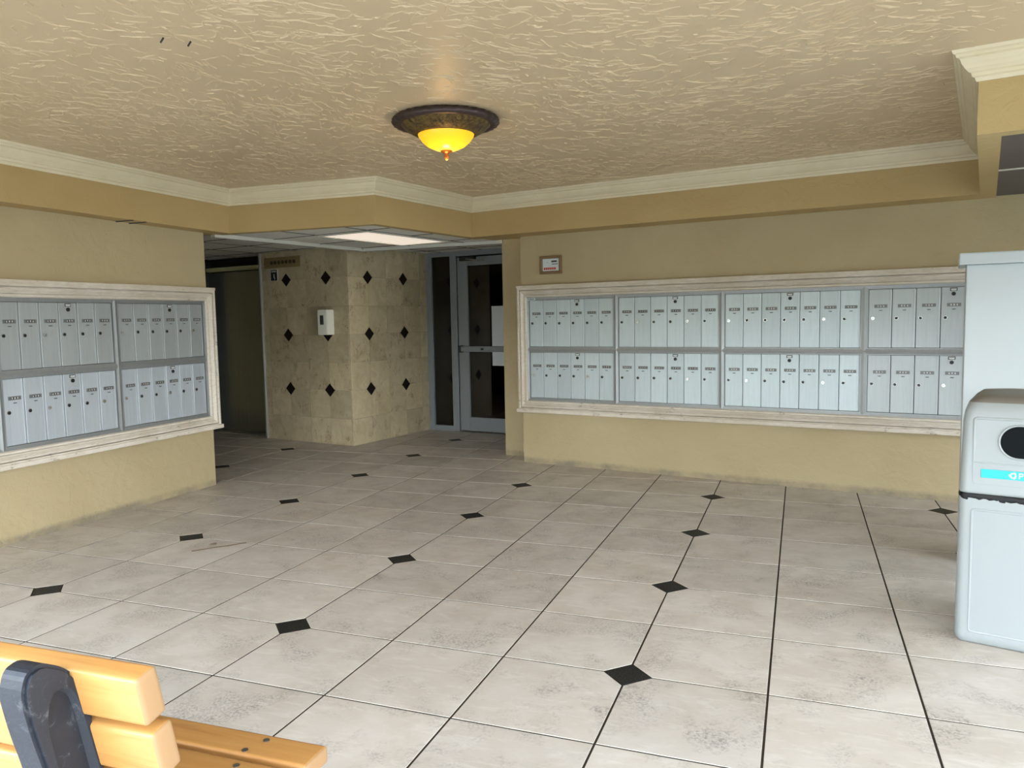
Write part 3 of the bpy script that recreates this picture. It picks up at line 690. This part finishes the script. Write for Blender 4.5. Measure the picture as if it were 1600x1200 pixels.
# ================================================================== SIGNS AND FITTINGS
sg = empty('framed_sign', (*B(-4.66, 7.08), 3.46), A11, 'small brown-framed notice with red lettering above the mailbox frame', 'sign')
bm = bmesh.new(); w0, h0 = 0.44, 0.32
for q in ((0, w0, 0, .05), (0, w0, h0-.05, h0), (0, .05, .05, h0-.05), (w0-.05, w0, .05, h0-.05)): box(bm, q[0], q[1], -0.05, 0, q[2], q[3], 0.008)
mesh_obj('frame', bm, 'sign_brown', sg)
bm = bmesh.new(); box(bm, 0.05, w0-.05, -0.02, -0.001, .05, h0-.05, mat=0); box(bm, 0.23, 0.34, -0.023, -0.019, 0.205, 0.235, mat=2); box(bm, 0.14, 0.15, -0.023, -0.019, 0.2, 0.21, mat=2)
for k in range(6): box(bm, 0.075+k*0.042, 0.108+k*0.042, -0.023, -0.019, 0.075, 0.115, mat=1)
for k in range(5): box(bm, 0.24+k*0.024, 0.258+k*0.024, -0.023, -0.019, 0.165, 0.18, mat=2)
mesh_obj('notice', bm, ['sticker_white', 'red', 'black'], sg)
pq = empty('wall_plaque', (*B(-11.87, 7.05), 3.91), A11, 'long bronze plaque with worn relief above the marble wall beside the elevator', 'plaque')
bm = bmesh.new(); box(bm, 0, 1.17, -0.02, 0.0, 0, 0.24, 0.008); mesh_obj('plate', bm, 'plaque', pq)
bm = bmesh.new()
for k in range(7):
    cyl(bm, (0.26+k*0.12, -0.018, 0.12), (0, -1, 0), 0.045, 0.012, 12, 0)
mesh_obj('relief', bm, 'plaque_dark', pq)
fs_ = empty('elevator_sign', (*B(-11.69, 7.05), 3.63), A11, 'small dark sign with a white figure under the bronze plaque', 'sign')
bm = bmesh.new(); box(bm, 0, 0.25, -0.012, 0, -0.01, 0.25, 0.002, 0); box(bm, 0.03, 0.23, -0.016, -0.011, 0.0, 0.24, mat=1); mesh_obj('plate', bm, ['white_plastic', 'sign_dark'], fs_)
bm = bmesh.new(); cyl(bm, (0.14, -0.016, 0.135), (0, -1, 0), 0.014, 0.004, 10); box(bm, 0.128, 0.152, -0.02, -0.016, 0.06, 0.12); box(bm, 0.152, 0.166, -0.02, -0.016, 0.02, 0.07)
for k in range(4): box(bm, 0.06+k*0.04, 0.085+k*0.04, -0.02, -0.016, 0.19, 0.22)
mesh_obj('print', bm, 'digit', fs_)
ds = empty('sanitizer_dispenser', (*B(-10.12, 7.05), 2.40), A11, 'white plastic hand sanitizer dispenser mounted on the marble wall', 'dispenser')
bm = bmesh.new(); prism(bm, [(0, 0), (0.36, 0), (0.34, -0.20), (0.10, -0.24), (0.02, -0.10)], 0, 0.54); bmesh.ops.recalc_face_normals(bm, faces=bm.faces)
bmesh.ops.bevel(bm, geom=list(bm.edges), offset=0.012, segments=2, affect='EDGES'); mesh_obj('body', bm, 'white_plastic', ds)
bm = bmesh.new(); box(bm, 0.16, 0.26, -0.232, -0.215, 0.22, 0.42, 0.004); mesh_obj('label_panel', bm, 'plate_dark', ds, rz=R(0))
bm = bmesh.new()
prism(bm, [(0.030, -0.128), (0.034, -0.136), (0.084, -0.222), (0.078, -0.214)], 0.20, 0.42); prism(bm, [(0.030, -0.128), (0.034, -0.136), (0.084, -0.222), (0.078, -0.214)], 0.45, 0.49)
bmesh.ops.recalc_face_normals(bm, faces=bm.faces); mesh_obj('level_window', bm, 'black', ds)

# ---- flush lamp
lampc = (-2.42, 2.22)
la = empty('ceiling_lamp', (*lampc, CZ), 0, 'round bronze flush-mount lamp with a glowing amber glass bowl', 'ceiling lamp')
bm = bmesh.new(); lathe(bm, [(0.48, -0.001), (0.55, -0.01), (0.575, -0.045), (0.56, -0.075), (0.52, -0.085), (0.47, -0.075), (0.45, -0.05)], 96, lambda i, r, z: 0.010*math.sin(i*2*math.pi/96*32) if r > 0.5 else 0)
mesh_obj('rope_rim', bm, 'rope', la, smooth=True)
bm = bmesh.new(); lathe(bm, [(0.50, -0.06), (0.47, -0.085), (0.42, -0.13), (0.36, -0.165), (0.31, -0.18), (0.29, -0.175), (0.285, -0.16)], 64); mesh_obj('pan', bm, 'bronze', la, smooth=True)
bm = bmesh.new(); lathe(bm, [(0.305, -0.172), (0.295, -0.20), (0.26, -0.25), (0.20, -0.30), (0.12, -0.335), (0.05, -0.348), (0.0, -0.35)], 48); mesh_obj('glass_bowl', bm, 'amber', la, smooth=True)
bm = bmesh.new(); lathe(bm, [(0, -0.335), (0.065, -0.345), (0.06, -0.358), (0.035, -0.37), (0.022, -0.385), (0.03, -0.40), (0.03, -0.42), (0.018, -0.44), (0, -0.45)], 20); mesh_obj('finial', bm, 'copper', la, smooth=True)
bl = bpy.data.lights.new('lamp_glow', 'POINT'); bl.energy = 0.9; bl.color = (1, 0.6, 0.25); bl.shadow_soft_size = 0.03
blo = bpy.data.objects.new('lamp_glow', bl); C.objects.link(blo); blo.parent = la; blo.location = Vector((0, 0, -0.50))*S
for k, (x, y) in enumerate(((-3.35, -0.79), (-3.22, -0.65))):
    bm = bmesh.new(); cyl(bm, (-0.012, -0.01, -0.042), (0.5, 0.35, 1), 0.007, 0.045, 8)
    tag(mesh_obj('ceiling_hook', bm, 'black', None, (x, y, CZ)), 'tiny dark hook in the plaster ceiling, %s of two' % ('left' if k == 0 else 'right'), 'hook', 'hooks in the plaster ceiling')

# ================================================================== RECYCLING BIN
BA = R(-15)
rb_ = empty('recycling_bin', (2.38, 1.42, 0), BA, 'pale grey two-part recycling bin with an oval opening and cyan sticker', 'bin')
BW, BD = 1.16, 1.0
def rrect(x0, x1, y0, y1, r, n=6):
    pts = []
    for cx_, cy_, a0 in ((x1-r, y0+r, -90), (x1-r, y1-r, 0), (x0+r, y1-r, 90), (x0+r, y0+r, 180)):
        for k in range(n+1):
            a = R(a0+90*k/n); pts.append((cx_+r*math.cos(a), cy_+r*math.sin(a)))
    return pts
def loft(bm, rings, cap0=True, cap1=True, mats=None):
    vr = [[bm.verts.new(p) for p in ring] for ring in rings]
    for q, (a, b) in enumerate(zip(vr, vr[1:])):
        n = len(a)
        for i in range(n):
            f = bm.faces.new((a[i], a[(i+1) % n], b[(i+1) % n], b[i])); f.smooth = True
            if mats: f.material_index = mats[q]
    if cap0: bm.faces.new(vr[0][::-1])
    if cap1:
        f = bm.faces.new(vr[-1])
        if mats: f.material_index = mats[-1]
def ring(ins, z, r): return [(x, y, z) for x, y in rrect(ins, BW-ins, ins, BD-ins, r)]
bm = bmesh.new(); loft(bm, [ring(0.03, 0.0, .05), ring(0.008, 0.02, .06), ring(0.0, 0.06, .06), ring(0.0, 0.08, .06), ring(0.004, 1.18, .06), ring(0.004, 1.19, .06), ring(0.012, 1.2, .055)]); mesh_obj('body', bm, 'bin', rb_)
bm = bmesh.new(); T = 0.012
loft(bm, [ring(0.012, 1.225, .055), ring(0.004, 1.24, .06), ring(0.005, 1.25, .06), ring(0.016, 1.79, .07), ring(0.017, 1.81, .07), ring(0.026, 1.88, .08), ring(0.05, 1.95, .09), ring(0.10, 1.99, .10), ring(0.2, 2.005, .12), ring(0.35, 2.01, .12)], mats=[0, 0, 0, 0, 0, 0, 1, 1, 1, 1]); hood = mesh_obj('hood', bm, ['bin', 'bin_top'], rb_)
bm = bmesh.new()                                                # bag liner ruffled out of the seam
n = 60; top_, bot_ = [], []
rr = random.Random(3); per = rrect(0.008, BW-0.008, 0.008, BD-0.008, .06, 4)
cum = per + [per[0]]
pts = []
for a, b in zip(cum, cum[1:]):
    L = math.dist(a, b); k = max(1, int(L/0.03))
    for q in range(k): pts.append((a[0]+(b[0]-a[0])*q/k, a[1]+(b[1]-a[1])*q/k))
cxm, cym = BW/2, BD/2; rngs = [[], [], []]
for (x, y) in pts:
    j1, j2 = rr.uniform(0.0, 0.008), rr.uniform(0.006, 0.018)
    dx, dy = x-cxm, y-cym; L = math.hypot(dx, dy)
    rngs[0].append((x, y, 1.228)); rngs[1].append((x+dx/L*j2, y+dy/L*j2, 1.208)); rngs[2].append((x+dx/L*j1, y+dy/L*j1, 1.19-rr.uniform(0, 0.022)))
loft(bm, rngs, False, False); mesh_obj('bag_liner', bm, 'bag', rb_)
def border(bm, x0, x1, z0, z1, w, y, h, r=0.03):                 # raised ridge around a panel, on the front face
    o_ = rrect(x0, x1, z0, z1, r, 4); i_ = rrect(x0+w, x1-w, z0+w, z1-w, max(r-w*.6, .005), 4); mid = rrect(x0+w/2, x1-w/2, z0+w/2, z1-w/2, max(r-w*.3, .005), 4)
    rings = [[(x, y, z) for x, z in o_], [(x, y-h, z) for x, z in mid], [(x, y, z) for x, z in i_]]
    loft(bm, rings, False, False)
bm = bmesh.new(); border(bm, 0.09, BW-0.09, 0.09, 1.11, 0.022, 0.004, 0.012); mesh_obj('panel_ridge', bm, 'bin', rb_)
bm = bmesh.new(); border(bm, 0.09, BW-0.09, 1.30, 1.84, 0.022, 0.014, 0.012); box(bm, 0.10, BW-0.10, 0.004, 0.014, 1.47, 1.482, 0.002); mesh_obj('panel_ridge', bm, 'bin', hood)
# oval opening: rim and a dark plate, the shade inside put into its colour
oc = [(0.27, BW-0.27, 1.525, 1.785)]
bm = bmesh.new(); o_ = rrect(0.27, BW-0.27, 1.525, 1.785, 0.13, 10); mid = rrect(0.262, BW-0.262, 1.517, 1.793, 0.137, 10); inn = rrect(0.28, BW-0.28, 1.535, 1.775, 0.12, 10)
loft(bm, [[(x, 0.02, z) for x, z in mid], [(x, 0.001, z) for x, z in mid], [(x, -0.001, z) for x, z in o_], [(x, 0.012, z) for x, z in inn]], False, False); mesh_obj('opening_rim', bm, 'bin', hood)
bm = bmesh.new(); f = bm.faces.new([bm.verts.new((x, 0.008, z)) for x, z in o_]); g_ = bmesh.ops.extrude_face_region(bm, geom=[f]); 
for v_ in [e for e in g_['geom'] if isinstance(e, bmesh.types.BMVert)]: v_.co.y += 0.02
bmesh.ops.recalc_face_normals(bm, faces=bm.faces); mesh_obj('opening', bm, 'bin_hole', hood)['label'] = 'dark oval opening'
bm = bmesh.new(); box(bm, 0.155, 0.98, 0.001, 0.012, 1.362, 1.430, 0.001, 0)
# recycling mark: three bent arrows
rc = Vector((0.368, 1.396))
for k in range(3):
    a = R(90+120*k); rot_ = lambda p: (rc.x + p[0]*math.cos(a)-p[1]*math.sin(a), rc.y + p[0]*math.sin(a)+p[1]*math.cos(a))
    for poly in ([(0.010, -0.016), (0.022, -0.010), (0.022, 0.010), (0.010, 0.010)], [(0.010, 0.010), (0.022, 0.010), (0.006, 0.024), (-0.004, 0.018)], [(0.0, 0.010), (0.010, 0.028), (-0.012, 0.027)]):
        extrude_xz(bm, [rot_(p) for p in poly], -0.0005, 0.0025, 1)
def bar(x0, x1, z0, z1): box(bm, x0, x1, -0.0005, 0.0025, z0, z1, mat=1)
bar(0.405, 0.414, 1.374, 1.420); bar(0.405, 0.430, 1.412, 1.420); bar(0.405, 0.430, 1.393, 1.400); bar(0.426, 0.434, 1.395, 1.418)
bmesh.ops.recalc_face_normals(bm, faces=bm.faces); mesh_obj('sticker', bm, ['cyan', 'sticker_white'], hood)['label'] = 'cyan strip with a white recycling mark'

# ================================================================== WHITE CABINET
P0c = None
cb0 = B(2.035, 4.1)
kc = empty('white_cabinet', (cb0[0], cb0[1], 0), R(-9), 'tall plain white metal cabinet standing behind the recycling bin', 'cabinet')
bm = bmesh.new(); box(bm, 0, 1.7, 0, 0.7, 0.06, 3.14, 0.012, seg=2); mesh_obj('body', bm, 'cabinet', kc)
bm = bmesh.new(); box(bm, -0.07, 1.77, -0.07, 0.75, 3.14, 3.26, 0.015, seg=2); mesh_obj('lid', bm, 'cabinet', kc)
bm = bmesh.new(); box(bm, 0.04, 1.66, 0.04, 0.66, 0.0, 0.06); mesh_obj('plinth', bm, 'plate_dark', kc)

# ================================================================== BENCH
BX = -0.65
be = empty('bench', (BX, -3.4, 0), R(1.5), 'park bench of varnished wooden slats on scuffed black cast ends, seen from behind', 'bench')
LEN = 3.1
def slat(y, z, w, t_, ang, nm='slat'):
    bm = bmesh.new(); box(bm, -LEN, 0, -t_/2, t_/2, -w/2, w/2, 0.018, 0, 3)
    for f in bm.faces:
        if abs(f.calc_center_median().x) < 0.02 or abs(f.calc_center_median().x+LEN) < 0.02: f.material_index = 1 if abs(f.normal.x) > 0.5 else 0
        f.smooth = True
    bmesh.ops.rotate(bm, verts=bm.verts, cent=(0, 0, 0), matrix=Matrix.Rotation(ang, 3, 'X'))
    o = mesh_obj(nm, bm, ['slat', 'slat_end'], be, (0, y+3.4, z)); return o
TB = R(12)
bs1 = slat(-3.805, 1.560, 0.165, 0.085, TB); slat(-3.755, 1.365, 0.165, 0.085, TB); slat(-3.71, 1.17, 0.165, 0.085, TB)
ss = []
for k in range(4): ss.append(slat(-2.965-0.195*k, 0.86, 0.075, 0.165, 0))
for sl in ss[:4]:
    for xx in (-0.36, -0.28) if sl is ss[0] else (): pass
for k, sl in enumerate(ss):
    for (xx, yy) in ((-0.275, 0.035), (-0.315, -0.055)):
        bm = bmesh.new(); cyl(bm, (xx, yy, 0.037), (0, 0, 1), 0.014, 0.004, 12); mesh_obj('screw', bm, 'screw', sl)
# cast ends: side profile in (y, z) with a recessed groove
out = [(-3.80, 1.50), (-3.835, 1.60), (-3.885, 1.655), (-3.955, 1.698), (-4.005, 1.685), (-4.025, 1.62), (-4.0, 1.49), (-3.97, 1.376), (-3.90, 1.05), (-3.86, 0.80), (-3.93, 0.40), (-4.02, 0.0), (-3.86, 0.0), (-3.76, 0.42), (-3.70, 0.68), (-3.0, 0.68), (-2.94, 0.40), (-2.86, 0.0), (-2.72, 0.0), (-2.80, 0.42), (-2.84, 0.70), (-2.86, 0.82), (-3.62, 0.82), (-3.68, 1.0), (-3.765, 1.26)]
def smooth_poly(p, it=2):
    for _ in range(it):
        q = []
        for i in range(len(p)):
            a, b = p[i], p[(i+1) % len(p)]
            if math.dist(a, b) < 0.02: q.append(a); continue
            q += [(a[0]*.8+b[0]*.2, a[1]*.8+b[1]*.2), (a[0]*.2+b[0]*.8, a[1]*.2+b[1]*.8)]
        p = q
    return p
for xe in (-0.25, -LEN+0.35):
    bm = bmesh.new(); p = smooth_poly(out)
    a = [bm.verts.new((xe, y+3.4, z)) for y, z in p]; b = [bm.verts.new((xe-0.11, y+3.4, z)) for y, z in p]
    f1 = bm.faces.new(a); f2 = bm.faces.new(b[::-1]); n = len(p)
    for i in range(n): bm.faces.new((a[(i+1) % n], a[i], b[i], b[(i+1) % n]))
    bmesh.ops.recalc_face_normals(bm, faces=bm.faces)
    bmesh.ops.bevel(bm, geom=list(set(list(f1.edges)+list(f2.edges))), offset=0.012, segments=2, affect='EDGES')
    e_ = mesh_obj('end_frame', bm, 'iron', be)
    gr = [(-3.835, 1.50), (-3.86, 1.575), (-3.905, 1.605), (-3.945, 1.58), (-3.955, 1.50), (-3.93, 1.36), (-3.86, 1.02), (-3.80, 0.98), (-3.73, 1.02), (-3.79, 1.30)]
    gp = smooth_poly(gr, 2); cyc = (sum(q[0] for q in gp)/len(gp), sum(q[1] for q in gp)/len(gp))
    bm = bmesh.new(); inn = [((q[0]-cyc[0])*0.82+cyc[0], (q[1]-cyc[1])*0.92+cyc[1]) for q in gp]; big = [((q[0]-cyc[0])*1.08+cyc[0], (q[1]-cyc[1])*1.03+cyc[1]) for q in gp]
    loft(bm, [[(xe-0.028, y+3.4, z) for y, z in inn], [(xe+0.001, y+3.4, z) for y, z in gp], [(xe+0.02, y+3.4, z) for y, z in big]])
    bmesh.ops.recalc_face_normals(bm, faces=bm.faces); cut = mesh_obj('groove_cutter', bm, 'iron', be)
    md = e_.modifiers.new('groove', 'BOOLEAN'); md.operation = 'DIFFERENCE'; md.object = cut; md.solver = 'EXACT'
    bpy.context.view_layer.update(); dg = bpy.context.evaluated_depsgraph_get()
    nm_ = bpy.data.meshes.new_from_object(e_.evaluated_get(dg)); e_.modifiers.clear(); e_.data = nm_; bpy.data.objects.remove(cut)
# ================================================================== DEBRIS
bm = bmesh.new(); lp = [(-0.05, 0, .004), (-0.02, 0.03, .018), (0.03, 0.035, .03), (0.06, 0.005, .012), (0.02, -0.03, .02), (-0.03, -0.02, .006)]
c0 = bm.verts.new((0, 0, 0.010)); vs_ = [bm.verts.new(p) for p in lp]
for i in range(6): bm.faces.new((c0, vs_[i], vs_[(i+1) % 6]))
bmesh.ops.solidify(bm, geom=list(bm.faces), thickness=0.003)
for v_ in bm.verts: v_.co.z = max(v_.co.z, 0.001)
tag(mesh_obj('dry_leaf', bm, 'leaf', None, (-5.48, 1.79, 0)), 'curled pale dry leaf lying on the floor tiles beside a twig', 'leaf')
bm = bmesh.new(); prev = None
tp = [(-5.53, 1.50), (-5.45, 1.60), (-5.36, 1.72), (-5.26, 1.82), (-5.14, 1.98)]
for a, b in zip(tp, tp[1:]):
    d = Vector((b[0]-a[0], b[1]-a[1], 0)); cyl(bm, (a[0]+5.4, a[1]-1.7, 0.007), d, 0.006, d.length*1.04, 6)
tag(mesh_obj('twig', bm, 'twig', None, (-5.4, 1.7, 0)), 'thin dry twig on the floor tiles near the left wall', 'twig')
